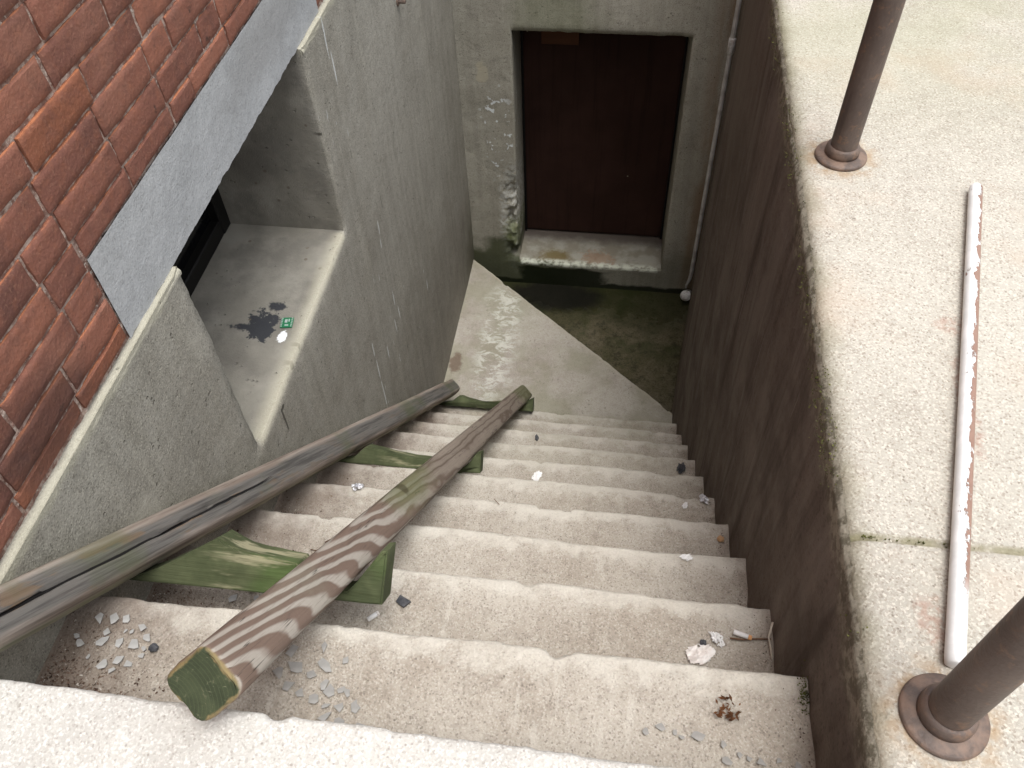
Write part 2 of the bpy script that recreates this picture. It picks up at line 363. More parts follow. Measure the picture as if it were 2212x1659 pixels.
# ------------------------------------------------------------------ pavement, ground
def edge_x(y): return Wx(y) + .0025*fbm(y*3.1, 2.2, .4) + .002*mn.noise(Vector((y*22, 4, 1))) + .0012*mn.noise(Vector((y*70, 4, 1)))
bm = bmesh.new()
ys = sorted(set([-.6, 3.2] + lin(-.6, 3.2, 190) + [.578-.006, .578-.002, .578+.002, .578+.006]))
prof = [(.012, -.05), (.009, -.03), (.007, -.016), (.012, -.0075), (.020, -.0025), (.032, -.0005), (.05, 0), (.09, 0), (.2, 0), (.45, 0), (.9, 0), (1.6, 0)]
def pv(i, y):
    a, z = prof[i]; k = max(0, 1-a/.05)
    dz = .0009*fbm(a*9+3, y*9, 1.5)*min(1, a*30)
    if abs(y-.578) < .003 and a < 1.7: dz -= .006
    rr = 1+.35*fbm(y*2.3, 7, 3)*k
    x = edge_x(y) + a*(rr if a < .05 else 1) + k*.004*mn.noise(Vector((y*45, z*90, 2)))
    return Vector((x, y, z*(1+.5*k*mn.noise(Vector((y*5, 9, 1)))) + dz))
grid(bm, list(range(len(prof))), ys, pv)
xe = W+1.6
for x0, x1, y0, y1 in ((xe-.004, 40, -.6, 3.2), (W+.02, 40, -30, -.6), (W+.02, 40, 3.2, 40), (-8, W+.02, YF+.42, 40)):
    grid(bm, lin(x0, x1, 3), lin(y0, y1, 3), lambda x, y: Vector((x, y, -.001)))
tag(link("pavement", bm, MAT_PAVE, smooth=True), kind='structure')

# lower floor sheet
bm = bmesh.new()
grid(bm, lin(-.05, 1.35, 60), lin(2.0, 3.45, 60), lambda x, y: Vector((x, y, ZFL + .003*fbm(x*5, y*5, 8))))
tag(link("floor", bm, MAT_FLOOR, smooth=True), kind='structure')

# ------------------------------------------------------------------ staircase
stairs = thing("staircase", "worn concrete staircase going down between the brick building and the brown retaining wall", "staircase", (.53, Y0, Z0))
def nose_off(x, k):
    a = .0055*mn.noise(Vector((x*3.2, k*7.3, 1))) + .0032*mn.noise(Vector((x*9, k*3.1, 5))) + .0024*mn.noise(Vector((x*31, k*5.7, 9))) + .0014*mn.noise(Vector((x*85, k*5.7, 9)))
    chip = min(.010, max(0, mn.noise(Vector((x*13, k*11.9, 3))) - .34)*.10)*(.7+.6*mn.noise(Vector((x*60, k, 2))))
    return a - chip
def nose_drop(x, k): return .0016 + .003*max(-.4, mn.noise(Vector((x*2.6, k*9.1, 2)))) + .010*max(0, mn.noise(Vector((x*12, k*4.4, 7)))-.3)
def step_mesh(k, yb, yfun, zk, zlow, mat, m_in=12):
    bm = bmesh.new(); XS = lin(-.03, 1.14, 234)
    rows = []
    for x in XS:
        yn = yfun(x); off = nose_off(x, k); dr = nose_drop(x, k); L = yn - yb; Rr = .0085 + .004*mn.noise(Vector((x*6, k, 4)))
        col = []
        for i in range(m_in):
            f = i/(m_in-1); f = 1-(1-f)**1.7
            y = yb + (L-Rr)*f + off*f
            d = yn - y
            z = zk - dr*max(0, 1-d/.06)**1.6 + .0016*fbm(x*14, y*14, k) + .0012*fbm(x*50, y*50, k)
            if k > 0 and y - yb < .03: z += .004*(1-(y-yb)/.03)*(.5+.5*mn.noise(Vector((x*8, k, 1))))
            col.append((y, z))
        y1, z1 = col[-1]
        for a in (22, 45, 68, 90):
            a = R(a); col.append((y1+Rr*math.sin(a), z1-Rr*(1-math.cos(a))))
        yr = col[-1][0]
        for j in range(1, 7):
            z = z1-Rr - (z1-Rr-zlow)*j/6
            col.append((yr - .004*j/6 + .0025*fbm(x*10, z*20, k), z))
        rows.append([bm.verts.new((x, y, z)) for y, z in col])
    for a, b in zip(rows, rows[1:]):
        for i in range(len(a)-1): bm.faces.new((a[i], b[i], b[i+1], a[i+1]))
    return link("step", bm, mat, stairs, smooth=True)
s0 = step_mesh(0, -1.2, lambda x: Y0, Z0, Z0-RISE-.006, MAT_SLAB, 46); s0['label'] = "pale upper slab edge of the stair"
for k in range(1, 11):
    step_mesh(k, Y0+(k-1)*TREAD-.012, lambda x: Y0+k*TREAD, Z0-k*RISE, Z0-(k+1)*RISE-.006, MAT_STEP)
so_ = step_mesh(11, Y0+10*TREAD-.012, lambda x: 3.360-.8724*min(max(x, -.02), 1.12), ZLAND, ZFL-.01, MAT_LAND, 34)
so_.name = "landing"; so_['label'] = "triangular landing at the foot of the stair"
# the paved ground the stair starts from
bm = bmesh.new(); grid(bm, lin(-.02, W+.02, 2), lin(-30, -1.195, 4), lambda x, y: Vector((x, y, Z0-.001)))
tag(link("upper_path", bm, MAT_SLAB), kind='structure')

# ------------------------------------------------------------------ retaining wall
ret = thing("retaining_wall", "dark brown stained concrete retaining wall right of the steps", "wall", (W, .5, ZFL))
bm = bmesh.new()
zs = lin(-2.36, -.3, 60) + lin(-.295, -.009, 44)
def rv(y, z):
    k = max(0, 1+z/.25)
    x = Wx(y) + .004*fbm(y*2.2, z*.7, 3) + .0022*fbm(y*22, z*2.5, 6) + k*.004*max(0, fbm(y*1.4, z*5+y*2, 9)) + .0008*fbm(y*60, z*40, 2)
    e = min(1, max(0, (z+.12)/.1)); x = x*(1-e) + (edge_x(y)+.0035+.0015*mn.noise(Vector((y*45, z*90, 2))))*e + .008*max(0, 1-(-z-.009)/.012)**2
    return Vector((x, y, z))
grid(bm, lin(-1.2, 2.5, 250) + lin(2.515, YF+.02, 50), zs, rv, flip=True)
link("wall_face", bm, MAT_RET, ret, smooth=True)
bm = bmesh.new(); box(bm, (W+.16, -1.2, -2.36), (W+.36, YF+.3, -.06)); link("wall_core", bm, MAT_RET, ret)

# ------------------------------------------------------------------ building with foundation, recess, lintel, bricks
bld = thing("brick_building", "red brick building with a concrete foundation and a window recess beside the stairs", "building", (-2, 1, ZFL))
def hole_wall(name, U, V, hole, P, depth, mat, parent, rough=.0025, top_open=False):
    """wall sheet over (u,v) with a rectangular hole, and reveals going 'depth' inwards. P(u,v,d) -> point"""
    u0, u1, v0, v1 = hole
    bm = bmesh.new()
    def jit(u, v, d):
        e = 0
        if (abs(u-u0) < 1e-6 or abs(u-u1) < 1e-6) and v0-1e-6 <= v <= v1+1e-6: e = 1
        if (abs(v-v0) < 1e-6 or abs(v-v1) < 1e-6) and u0-1e-6 <= u <= u1+1e-6: e = 1
        if e:
            s1 = mn.noise(Vector((u*27, v*27, 1)))+.6*mn.noise(Vector((u*70, v*70, 5))); s2 = mn.noise(Vector((u*19, v*19, 7)))
            if abs(u-u0) < 1e-6 or abs(u-u1) < 1e-6: u += rough*s1
            if abs(v-v0) < 1e-6 or abs(v-v1) < 1e-6: v += rough*s1
            d += .004 + .003*s2
        return P(u, v, d)
    vs = grid(bm, U, V, lambda u, v: jit(u, v, .0009*fbm(u*6, v*6, 3)), keep=lambda u, v: not (u0 < u < u1 and v0 < v < v1))
    D = [.004, .012, .03, .06] + lin(.09, depth, 8)
    def strip(pts):
        prev = pts
        for d in D:
            cur = []
            for (u, v), p in zip(uvs, prev):
                uu, vv = u, v; t = max(0, 1-d/.03)
                q = jit(uu, vv, 0)-jit(uu, vv, -1e-9); cur.append(bm.verts.new(P2(u, v, d, t)))
            for i in range(len(cur)-1): bm.faces.new((prev[i], prev[i+1], cur[i+1], cur[i]))
            prev = cur
    def P2(u, v, d, t):
        a = jit(u, v, d); b = P(u, v, d+.004); return a.lerp(b, 1-t)
    iu = [i for i, u in enumerate(U) if u0-1e-6 <= u <= u1+1e-6]; iv = [j for j, v in enumerate(V) if v0-1e-6 <= v <= v1+1e-6]
    sides = [[(iu[0], j) for j in iv], [(iu[-1], j) for j in iv], [(i, iv[0]) for i in iu]]
    if not top_open: sides.append([(i, iv[-1]) for i in iu])
    for sd in sides:
        uvs = [(U[i], V[j]) for i, j in sd]; strip([vs[i][j] for i, j in sd])
    bmesh.ops.recalc_face_normals(bm, faces=bm.faces)
    return link(name, bm, mat, parent, smooth=True)
def merged(*ls):
    o = []
    for v in sorted(x for l in ls for x in l):
        if not o or v-o[-1] > 1e-5: o.append(v)
    return o
Uf = merged(lin(-1.2, YJ0, 90), lin(YJ0, YJ1, 60), lin(YJ1, YF+.03, 80))
Vf = merged(lin(-2.4, ZSILL, 70), lin(ZSILL, ZLED, 44))
fnd = hole_wall("foundation", Uf, Vf, (YJ0, YJ1, ZSILL, ZLED), lambda u, v, d: Vector((-d + (.002*fbm(u*3, v*3, 5) if d < .01 else 0), u, v)), .35, MAT_FOUND, bld, .0026, True)
fnd['label'] = "grey concrete foundation wall with a deep window recess"
# ledge on top of the foundation (chamfered, two lengths either side of the recess)
bm = bmesh.new()
for a, b in ((-1.2, YJ0), (YJ1, YF+.03)):
    n = max(4, int((b-a)/.012))
    pr = [(-.0005, -.012), (.0, -.006), (-.003, .001), (-.012, .0025), (-.06, .003)]
    grid(bm, list(range(len(pr))), lin(a, b, n), lambda i, y: Vector((pr[i][0]+.002*mn.noise(Vector((y*30, i, 2))), y, ZLED-.003+pr[i][1]+.0025*mn.noise(Vector((y*24, i*3, 4))))), flip=True)
link("ledge", bm, MAT_FOUND, bld, smooth=True)
# lintel
LY0, LY1, LZ1 = .846, 1.945, .119
bm = bmesh.new()
def lface(y, z):
    e = max(0, 1-(z-ZLED)/.02) if z < 0 else 0
    return Vector((BX + .0012*fbm(y*9, z*9, 4) + .0002*fbm(y*60, z*60, 1), y, z + e*(.0035*mn.noise(Vector((y*34, 1, 2)))+.002*mn.noise(Vector((y*90, 1, 2))))))
vs = grid(bm, lin(LY0, LY1, 180), lin(ZLED, LZ1, 24), lface)
lo = [vs[i][0] for i in range(len(vs))]; lb = [bm.verts.new((-.46, v.co.y, ZLED)) for v in lo]
for i in range(len(lo)-1): bm.faces.new((lo[i], lb[i], lb[i+1], lo[i+1]))
link("window_lintel", bm, MAT_LINTEL, bld, smooth=False)
# window at the back of the recess
MAT_SHADEWOOD = M("shade_dark_frame", .6).out((.005, .0045, .004))  # frame colour taken near black to carry the shade of the recess
m = M("window_glass", .12, .5); MAT_GLASS = m.out((.004, .004, .005))
wx = -.335
win = bpy.data.objects.new("window", None)
bm = bmesh.new()
for lo_, hi_ in (((wx-.05, YJ0, ZSILL), (wx, YJ0+.05, ZLED)), ((wx-.05, YJ1-.05, ZSILL), (wx, YJ1, ZLED)), ((wx-.05, YJ0+.05, ZSILL), (wx-.002, YJ1-.05, ZSILL+.05)), ((wx-.05, YJ0+.05, ZLED-.05), (wx-.002, YJ1-.05, ZLED)), ((wx-.045, 1.375, ZSILL+.05), (wx-.006, 1.41, ZLED-.05))):
    box(bm, lo_, hi_, .004, 1)
wf = link("window", bm, MAT_SHADEWOOD, bld)
bm = bmesh.new(); box(bm, (wx-.034, YJ0+.045, ZSILL+.045), (wx-.028, YJ1-.045, ZLED-.045)); 
g = link("pane", bm, MAT_GLASS, None); g.parent = wf; g.matrix_parent_inverse = Matrix()

# bricks
bm = bmesh.new(); T = []; 
lt = bm.verts.layers.float.new("tint"); le = bm.verts.layers.float.new("edge"); lh = bm.verts.layers.float.new("hot")
CH, CL = .0572, .1785
offs = {7: .08, 6: .147, 5: .036, 4: .110, 3: .029, 2: .126, 1: .045, 0: .072, -1: .153, 8: .165}
rnd = random.Random(3)
GU, GV = [0, .035, .12, .3, .5, .7, .88, .965, 1], [0, .10, .3, .55, .8, .92, 1]
def brick(y0, y1, z0, z1, hot, fine):
    tv = rnd.random()**1.2; px = rnd.uniform(-.0018, .0018); rz = rnd.uniform(-.02, .02)
    gu = GU if fine else [0, .06, .94, 1]; gv = GV if fine else [0, .15, .85, 1]
    P = {}
    sd = rnd.random()*50
    for i, u in enumerate(gu):
        for j, v in enumerate(gv):
            b = (i in (0, len(gu)-1)) or (j in (0, len(gv)-1))
            y = y0+(y1-y0)*u; z = z0+(z1-z0)*v
            x = BX + px + (y-(y0+y1)/2)*rz*.35 + .0016*mn.noise(Vector((y*25, z*25, sd)))
            if b:
                x -= .0028+.0018*mn.noise(Vector((y*40, z*40, sd))); y += .0020*mn.noise(Vector((y*34, z*34, sd+3))); z += .0017*mn.noise(Vector((y*30, z*38, sd+8)))
            vv = bm.verts.new((x, y, z)); vv[lt] = tv; vv[lh] = hot
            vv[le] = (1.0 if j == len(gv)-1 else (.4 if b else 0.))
            P[i, j] = vv
    for i in range(len(gu)-1):
        for j in range(len(gv)-1): bm.faces.new((P[i, j], P[i+1, j], P[i+1, j+1], P[i, j+1]))
    ring = [P[i, 0] for i in range(len(gu))] + [P[len(gu)-1, j] for j in range(1, len(gv))] + [P[i, len(gv)-1] for i in range(len(gu)-2, -1, -1)] + [P[0, j] for j in range(len(gv)-2, 0, -1)]
    back = []
    for q in ring:
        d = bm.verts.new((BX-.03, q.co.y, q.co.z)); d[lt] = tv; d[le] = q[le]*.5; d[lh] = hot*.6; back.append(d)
    for i in range(len(ring)): bm.faces.new((ring[i], back[i], back[(i+1) % len(ring)], ring[(i+1) % len(ring)]))
for kz in range(-2, 84):
    zb = .0464 + CH*(kz-1); zt = zb + CH
    if zt < ZLED+.012: continue
    zb2 = max(zb, ZLED+.006)
    if zt - zb2 < .02: continue
    of = offs.get(kz, (kz % 2)*.09 + .03*math.sin(kz*2.3)); n0 = int(-1.5/CL)
    y = of - 8*CL
    while y < 6.0:
        y1 = y+CL
        if rnd.random() < .14: y1 = y + CL*.5
        parts = [(y, y1)]
        if zb2 < LZ1-.004:
            parts = []
            if y < LY0-.004: parts.append((y, min(y1, LY0)))
            if y1 > LY1+.004: parts.append((max(y, LY1), y1))
        zz0 = zb2
        cut = []
        if zb2 < LZ1 < zt-.016: cut = [(max(y, LY0), min(y1, LY1))]
        for a, b in cut:
            if b-a > .03: brick(a+.0027, b-.0027, LZ1+.002, zt-.0024, 0, True)
        for a, b in parts:
            if b-a < .03: continue
            g = .0033
            hot = 0
            if .60 < zb*0+0: pass
            yc = (a+b)/2
            if (abs(yc-.91) < .09 and kz == 5): hot = .5
            elif rnd.random() < .10: hot = rnd.uniform(.25, .6)
            brick(a+g, b-g, zz0+g*.9, zt-g*.9, hot, zt < 1.0 and -.2 < yc < 2.8)
        y = y1
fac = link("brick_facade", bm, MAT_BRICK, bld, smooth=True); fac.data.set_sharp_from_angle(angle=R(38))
bm = bmesh.new()
def mort(y, z): return Vector((BX-.0048+.0022*fbm(y*60, z*60, 2), y, z))
grid(bm, lin(-.3, LY0+.004, 150), lin(ZLED-.004, 1.0, 180), mort)
grid(bm, lin(LY0+.004, LY1-.004, 140), lin(LZ1-.004, 1.0, 150), mort)
grid(bm, lin(LY1-.004, 3.0, 130), lin(ZLED-.004, 1.0, 160), mort)
for a, b, c_, d in ((-1.5, -.3, ZLED-.004, 1), (3.0, 6, ZLED-.004, 1), (-1.5, 6, 1.0, 4.9)): grid(bm, lin(a, b, 2), lin(c_, d, 2), lambda y, z: Vector((BX-.009, y, z)))
link("mortar", bm, MAT_MORTAR, bld)
# building body behind
bm = bmesh.new(); box(bm, (-8, -1.5, -2.4), (-.47, 6, 4.95)); box(bm, (-.47, -1.5, LZ1+.01), (BX-.035, 6, 4.95)); link("building_core", bm, MAT_MORTAR, bld)

# ------------------------------------------------------------------ end wall with the doorway
end = thing("end_wall", "olive grey concrete wall with a low doorway at the foot of the stairs", "wall", (.6, YF, ZFL))
XD0, XD1, ZD0, ZD1 = .243, .998, -2.133, -.839
Ue = merged(lin(-.04, XD0, 48), lin(XD0, XD1, 70), lin(XD1, 1.30, 28)); Ve = merged(lin(-2.36, ZD0, 30), lin(ZD0, ZD1, 130), lin(ZD1, -.03, 40))
def ep(u, v, d):
    y = YF + d + (.003*fbm(u*4, v*4, 6) if d < .02 else 0)
    if d < .05 and u <= XD0+.02:
        k = math.exp(-(((u-.236)/.05)**2)) * min(1, max(0, (-1.50-v)/.25)) * min(1, max(0, (v+2.14)/.06))
        k2 = max(0, .55+.9*fbm(u*16, v*16, 4)); s_ = max(0, k*k2)
        y += .034*s_ + .010*k*fbm(u*55, v*55, 2)
        u = u - .010*s_
    if v < ZD0+.01 and v > ZD0-.012 and d < .06: v += .004*mn.noise(Vector((u*24, 3, 1)))
    return Vector((u, y, v))
hole_wall("wall", Ue, Ve, (XD0, XD1, ZD0, ZD1), ep, .33, MAT_END, end, .003)
m = M("brown_door_paint", .7, .08)
c = m.mix(m.ss(m.noise(4, 4), .35, .7), (.036, .018, .014), (.052, .026, .020))
c = m.mix(m.ss(m.noise(1, 4, .6, m.scl((40, 40, 2))), .5, .75, 0, .5), c, (.018, .009, .008))
c = m.mix(m.mul(m.ss(m.voro(9), .055, .03), m.ss(m.noise(7, 1), .5, .53)), c, (.3, .27, .2))
MAT_DOOR = m.out(c)
bm = bmesh.new(); box(bm, (XD0+.012, 3.64, ZD0+.014), (XD1-.012, 3.685, ZD1-.05), .004); door = link("door", bm, MAT_DOOR, end)
bm = bmesh.new(); box(bm, (XD0+.003, 3.632, ZD0+.002), (XD0+.012, 3.70, ZD1)); box(bm, (XD1-.012, 3.632, ZD0+.002), (XD1-.003, 3.70, ZD1)); box(bm, (XD0+.012, 3.632, ZD1-.05), (XD1-.012, 3.70, ZD1-.002)); link("door_frame", bm, MAT_SHADEWOOD, end)
m = M("old_orange_wood", .8); MAT_OW = m.out(m.mix(m.noise(1, 4, .6, m.scl((6, 60, 60))), (.12, .045, .018), (.06, .024, .012)))
bm = bmesh.new(); box(bm, (.345, 3.590, -1.008), (.515, 3.639, -.945), .003); bl = link("wood_block", bm, MAT_OW, end)

# ------------------------------------------------------------------ wooden railing lying on the stairs
def wood_a():
    m = M("weathered_pine_grain", .75, .25); X, Y, Z = m.xyz()      # X along, Y = e1, Z = e2
    k = .70711
    lat = m.mul(m.sub(Y, Z), k); wn = m.mul(m.add(Y, Z), k)
    wob = m.sub(m.noise(1, 3, .5, m.scl((2.6, 9, 9))), .5)
    wob2 = m.sub(m.noise(1, 3, .5, m.scl((9, 16, 16), (3, 1, 1))), .5)
    ex = m.math('EXPONENT', m.mul(X, -2.6))
    d = m.add(m.sub(.060, m.mul(ex, .046)), m.add(m.mul(wob, .020), m.mul(wob2, .006)))
    d = m.add(d, m.sub(wn, .034))
    la = m.sub(m.add(lat, m.mul(wob, .022)), .017)
    r = m.math('SQRT', m.add(m.mul(la, la), m.mul(d, d)))
    g = m.math('FRACT', m.math('DIVIDE', r, m.add(.0062, m.mul(ex, .0034))))
    hi = m.ss(g, .04, .18); lo = m.ss(g, .64, .42)
    band_near = m.mul(hi, lo)                       # broad pale bands
    thin = m.sub(1, m.mul(m.ss(g, .0, .30), m.ss(g, 1., .78)))
    far = m.ss(X, .55, 1.15)
    pale = m.mix(m.noise(8, 4), (.33, .295, .25), (.41, .37, .32))
    brown = m.mix(m.noise(1, 4, .6, m.scl((5, 60, 60))), (.140, .095, .072), (.21, .15, .118))
    near_c = m.mix(band_near, brown, pale)
    far_c = m.mix(m.mul(thin, .75), m.mix(m.noise(7, 4), (.215, .175, .14), (.285, .24, .195)), (.10, .068, .05))
    c = m.mix(far, near_c, far_c)
    fib = m.noise(1, 4, .7, m.scl((14, 420, 420)))
    c = m.mix(m.ss(fib, .5, .7, 0, .45), c, (.12, .09, .07))
    chk = m.ss(m.math('ABSOLUTE', m.sub(m.noise(1, 3, .6, m.scl((2.2, 95, 95), (9, 1, 4))), .5)), .012, .003)
    chk = m.mul(chk, m.ss(m.noise(1, 2, .5, m.scl((7, 30, 30))), .54, .60))
    c = m.mix(m.mul(chk, .8), c, (.035, .026, .02))
    gr = m.mx(m.blob((.86, -.004, .04), (.16, .05, .06), .7, 9, .5), m.blob((2.8, .0, .04), (.25, .08, .08), .6, 9, .5))
    c = m.mix(m.mul(gr, .55), c, (.125, .15, .055))
    c = m.mix(m.mul(m.blob((.80, .004, .037), (.02, .016, .02), .4, 60, .3), .75), c, (.06, .05, .025))
    c = m.mix(m.mul(m.ss(m.noise(6, 4), .5, .7), m.mul(m.ss(X, .5, .0), .35)), c, (.30, .32, .24))
    rim = m.ss(m.math('ABSOLUTE', m.sub(wn, .0)), .024, .012)
    c = m.mix(m.mul(m.ss(wn, .024, .012), .55), c, (.20, .13, .07))
    end = m.ss(X, .006, .002)
    ec = m.mix(m.ss(m.noise(30, 5, .6), .35, .7), (.034, .044, .022), (.055, .068, .034))
    rr = m.math('SQRT', m.add(m.mul(Y, Y), m.mul(Z, Z)))
    ec = m.mix(m.ss(m.add(m.mx(m.math('ABSOLUTE', lat), m.math('ABSOLUTE', wn)), m.mul(m.sub(m.noise(70, 3), .5), .010)), .0285, .0325), ec, (.24, .18, .085))
    er = m.math('FRACT', m.mul(m.math('SQRT', m.add(m.math('POWER', m.add(lat, .012), 2), m.math('POWER', m.add(wn, .05), 2))), 1/.0046))
    ec = m.mix(m.ss(er, .7, .95, 0, .35), ec, (.09, .10, .05))
    ec = m.mix(m.mul(m.ss(m.noise(120, 3, .7), .60, .68), .5), ec, (.13, .13, .08))
    ec = m.mix(m.ss(m.noise(1, 3, .6, m.scl((50, 60, 260))), .66, .72, 0, .6), ec, (.20, .20, .13))
    c = m.mix(end, c, ec)
    m.bump(m.add(m.mul(fib, .6), m.add(m.mul(g, .5), m.mul(m.noise(90, 3), .3))), .0016)
    return m.out(c)
def wood_b():
    m = M("weathered_dark_rail", .8, .25); X, Y, Z = m.xyz(); k = .70711
    lat = m.mul(m.sub(Y, Z), k); wn = m.mul(m.add(Y, Z), k)
    fib = m.noise(1, 5, .65, m.scl((4, 130, 130))); fib2 = m.noise(1, 4, .65, m.scl((2.2, 46, 46), (5, 2, 2)))
    c = m.mix(m.ss(fib2, .35, .65), (.20, .155, .125), (.36, .31, .265))
    dk = m.mul(m.mul(m.ss(m.add(lat, m.mul(m.sub(fib2, .5), .03)), -.024, -.012), m.ss(m.add(lat, m.mul(m.sub(fib2, .5), .03)), .034, .022)), m.ss(wn, .0, .02))
    c = m.mix(m.mul(dk, m.ss(fib2, .25, .5, .55, .97)), c, m.mix(m.ss(fib, .35, .6), (.062, .059, .055), (.145, .136, .124)))
    orr = m.mul(dk, m.mul(m.ss(m.noise(1, 4, .6, m.scl((7, 40, 40), (2, 0, 0))), .56, .64), m.ss(X, 1.5, .4, .3, 1)))
    c = m.mix(m.mul(orr, .55), c, (.19, .115, .06))
    pl = m.ss(wn, .018, -.006)
    c = m.mix(m.mul(pl, .75), c, m.mix(m.ss(fib2, .35, .65), (.19, .195, .125), (.36, .34, .26)))
    gn = m.mul(m.ss(m.noise(4, 4), .5, .65), .45)
    c = m.mix(gn, c, (.10, .115, .05))
    c = m.mix(m.ss(fib, .54, .74, 0, .5), c, (.055, .042, .032))
    cw = m.mul(m.sub(m.noise(1, 3, .6, m.scl((6, 3, 3))), .5), .012)
    ck = m.mul(m.ss(m.math('ABSOLUTE', m.add(m.sub(lat, .004), cw)), .0026, .0010), m.mul(m.ss(X, .98, .90), m.ss(wn, .01, .02)))
    ck = m.mul(ck, m.ss(m.noise(1, 2, .5, m.scl((5, 1, 1))), .3, .36))
    c = m.mix(m.mul(ck, .96), c, (.006, .005, .005))
    m.bump(m.sub(m.add(m.mul(fib, .7), m.mul(fib2, .5)), m.mul(ck, 4.)), .0028)
    return m.out(c)
def green_wood():
    m = M("algae_green_wood", .8, .2); X, Y, Z = m.xyz()
    fib = m.noise(1, 5, .65, m.scl((9, 120, 120))); b = m.noise(9, 4, .6)
    c = m.mix(m.ss(b, .38, .66), (.060, .072, .034), (.125, .142, .072))
    c = m.mix(m.ss(m.noise(5, 3), .5, .66, 0, .75), c, (.085, .138, .040))
    pale = m.mul(m.ss(m.noise(1, 4, .6, m.scl((7, 50, 34))), .52, .64), m.ss(m.math('ABSOLUTE', m.sub(X, .27)), .13, .04))
    c = m.mix(m.mul(pale, .75), c, (.40, .37, .24))
    c = m.mix(m.ss(fib, .5, .75, 0, .5), c, (.04, .045, .018))
    c = m.mix(m.mul(m.ss(X, .17, .08), .6), c, (.045, .05, .025))
    m.bump(m.add(fib, b), .002)
    return m.out(c)
rail_thing = thing("wooden_railing", "old wooden railing of two square rails and green curved crosspieces lying on the steps", "railing", tuple(NRM*PD + SLP*.2 + Vector((.22, 0, 0))))
AX = Vector((.0123085, .7132277, -.7008243)); E1 = Vector((.9999243, -.0087794, .0086267)); E2 = Vector((0, .70087742, .71328174))
def make_rail(c, s_from, L, mat, p, half, seed, crack=False, AX=AX, E1=E1, E2=E2):
    """rounded-square rail turned 45 degrees; local X along, Y,Z across"""
    bm = bmesh.new(); n = 56; prev = None
    xs = [0, .0015, .004, .009] + lin(.018, L-.018, 230) + [L-.009, L-.004, L-.0015, L]
    for x in xs:
        ring = []
        et = min(x, L-x); ch = .0045*max(0, 1-et/.009)**2
        for k in range(n):
            a = 2*math.pi*k/n; cu_, su = math.cos(a), math.sin(a)
            r = half/((abs(cu_)**p+abs(su)**p)**(1/p)) - ch
            r += .0012*fbm(x*3, cu_*2+seed, su*2) + .0007*fbm(x*9, cu_*6+seed, su*6)
            if x < .03 and su*cu_ < .1: r -= .006*max(0, mn.noise(Vector((cu_*1.9+seed, su*1.9, 1.7))))*(1-x/.03)
            A = cu_*r; B = su*r                  # A along (Y+Z), B along (Y-Z)
            if crack and x < .95 and A > .5*half and abs(B-.004+.012*mn.noise(Vector((x*5, 0, seed)))) < .0022: A -= .0085*min(1, (.95-x)*6)
            ring.append(bm.verts.new((x + (.0018*fbm(cu_*3*r/half, su*3*r/half, seed+2) if et < .01 else 0), (A+B)*.70711, (A-B)*.70711)))
        if prev:
            for k in range(n): bm.faces.new((prev[k], prev[(k+1) % n], ring[(k+1) % n], ring[k]))
        else:
            f0 = ring
        prev = ring
    ends = []
    for rg in (f0, prev):
        rg = [bm.verts.new(v.co) for v in rg]
        cen = bm.verts.new(sum((v.co for v in rg), Vector())/n)
        for k in range(n): bm.faces.new((rg[k], rg[(k+1) % n], cen))
        cen.co.x = min(v.co.x for v in rg)*.5+cen.co.x*.5; xm = cen.co.x
        for v in rg: v.co.x = xm+(v.co.x-xm)*.25
    bmesh.ops.recalc_face_normals(bm, faces=bm.faces)
    o = link("rail", bm, mat, None, smooth=True)
    mat4 = Matrix((AX, E1, E2)).transposed().to_4x4(); mat4.translation = c + AX*s_from
    o.parent = rail_thing; o.matrix_parent_inverse = Matrix.Translation(rail_thing.location).inverted(); o.matrix_basis = mat4
    return o
CA = Vector((.3593, .2836, .0440)); CB = Vector((.0460, .3530, -.0240))
ra = make_rail(CA, -.004, 2.900, wood_a(), 5.2, .0355, 3.1); ra['label'] = "brown and cream striped rail with a green mossy end"
BXA = (Vector((.0701, 2.3597, -1.9960))-CB).normalized(); BE1 = (Vector((1, 0, 0))-BXA*BXA.x).normalized(); BE2 = BE1.cross(BXA)
rb = make_rail(CB, -.20, 3.015, wood_b(), 5.0, .034, 8.4, True, BXA, BE1, BE2); rb['label'] = "dark grey cracked rail along the foundation wall"
MAT_GREEN = green_wood()
def cross(s0, prof, th):
    bm = bmesh.new(); fr, bk = [], []
    nm = []
    for (a, b) in zip(prof, prof[1:]+prof[:1]):
        for t in lin(0, 1, 6)[:-1]: nm.append((a[0]+(b[0]-a[0])*t, a[1]+(b[1]-a[1])*t))
    for q, arr in ((0, fr), (.004, None), (th, bk)):
        if arr is None: continue
        for x, h in nm:
            P = Vector((x+.0015*mn.noise(Vector((x*30, h*30, s0))), 0, 0)) + NRM*(PD+h+.0015*mn.noise(Vector((x*25, h*20, s0+q*30)))) + SLP*(s0+q)
            arr.append(bm.verts.new(P))
    f1 = bm.faces.new(fr); f2 = bm.faces.new(bk[::-1])
    for i in range(len(fr)): bm.faces.new((fr[i], bk[i], bk[(i+1) % len(fr)], fr[(i+1) % len(fr)]))
    bmesh.ops.recalc_face_normals(bm, faces=bm.faces)
    ee = [e for e in bm.edges if (len(e.link_faces) == 2 and (f1 in e.link_faces or f2 in e.link_faces))]
    bmesh.ops.bevel(bm, geom=ee, offset=.003, segments=2, affect='EDGES')
    return link("crosspiece", bm, MAT_GREEN, rail_thing)
def sag(x0, x1, h0, hm, h1, n=9):
    o = []
    for i in range(n+1):
        t = i/n; o.append((x0+(x1-x0)*t, (h0*(1-t)+h1*t)*1 - ((h0+h1)/2-hm)*4*t*(1-t)))
    return o
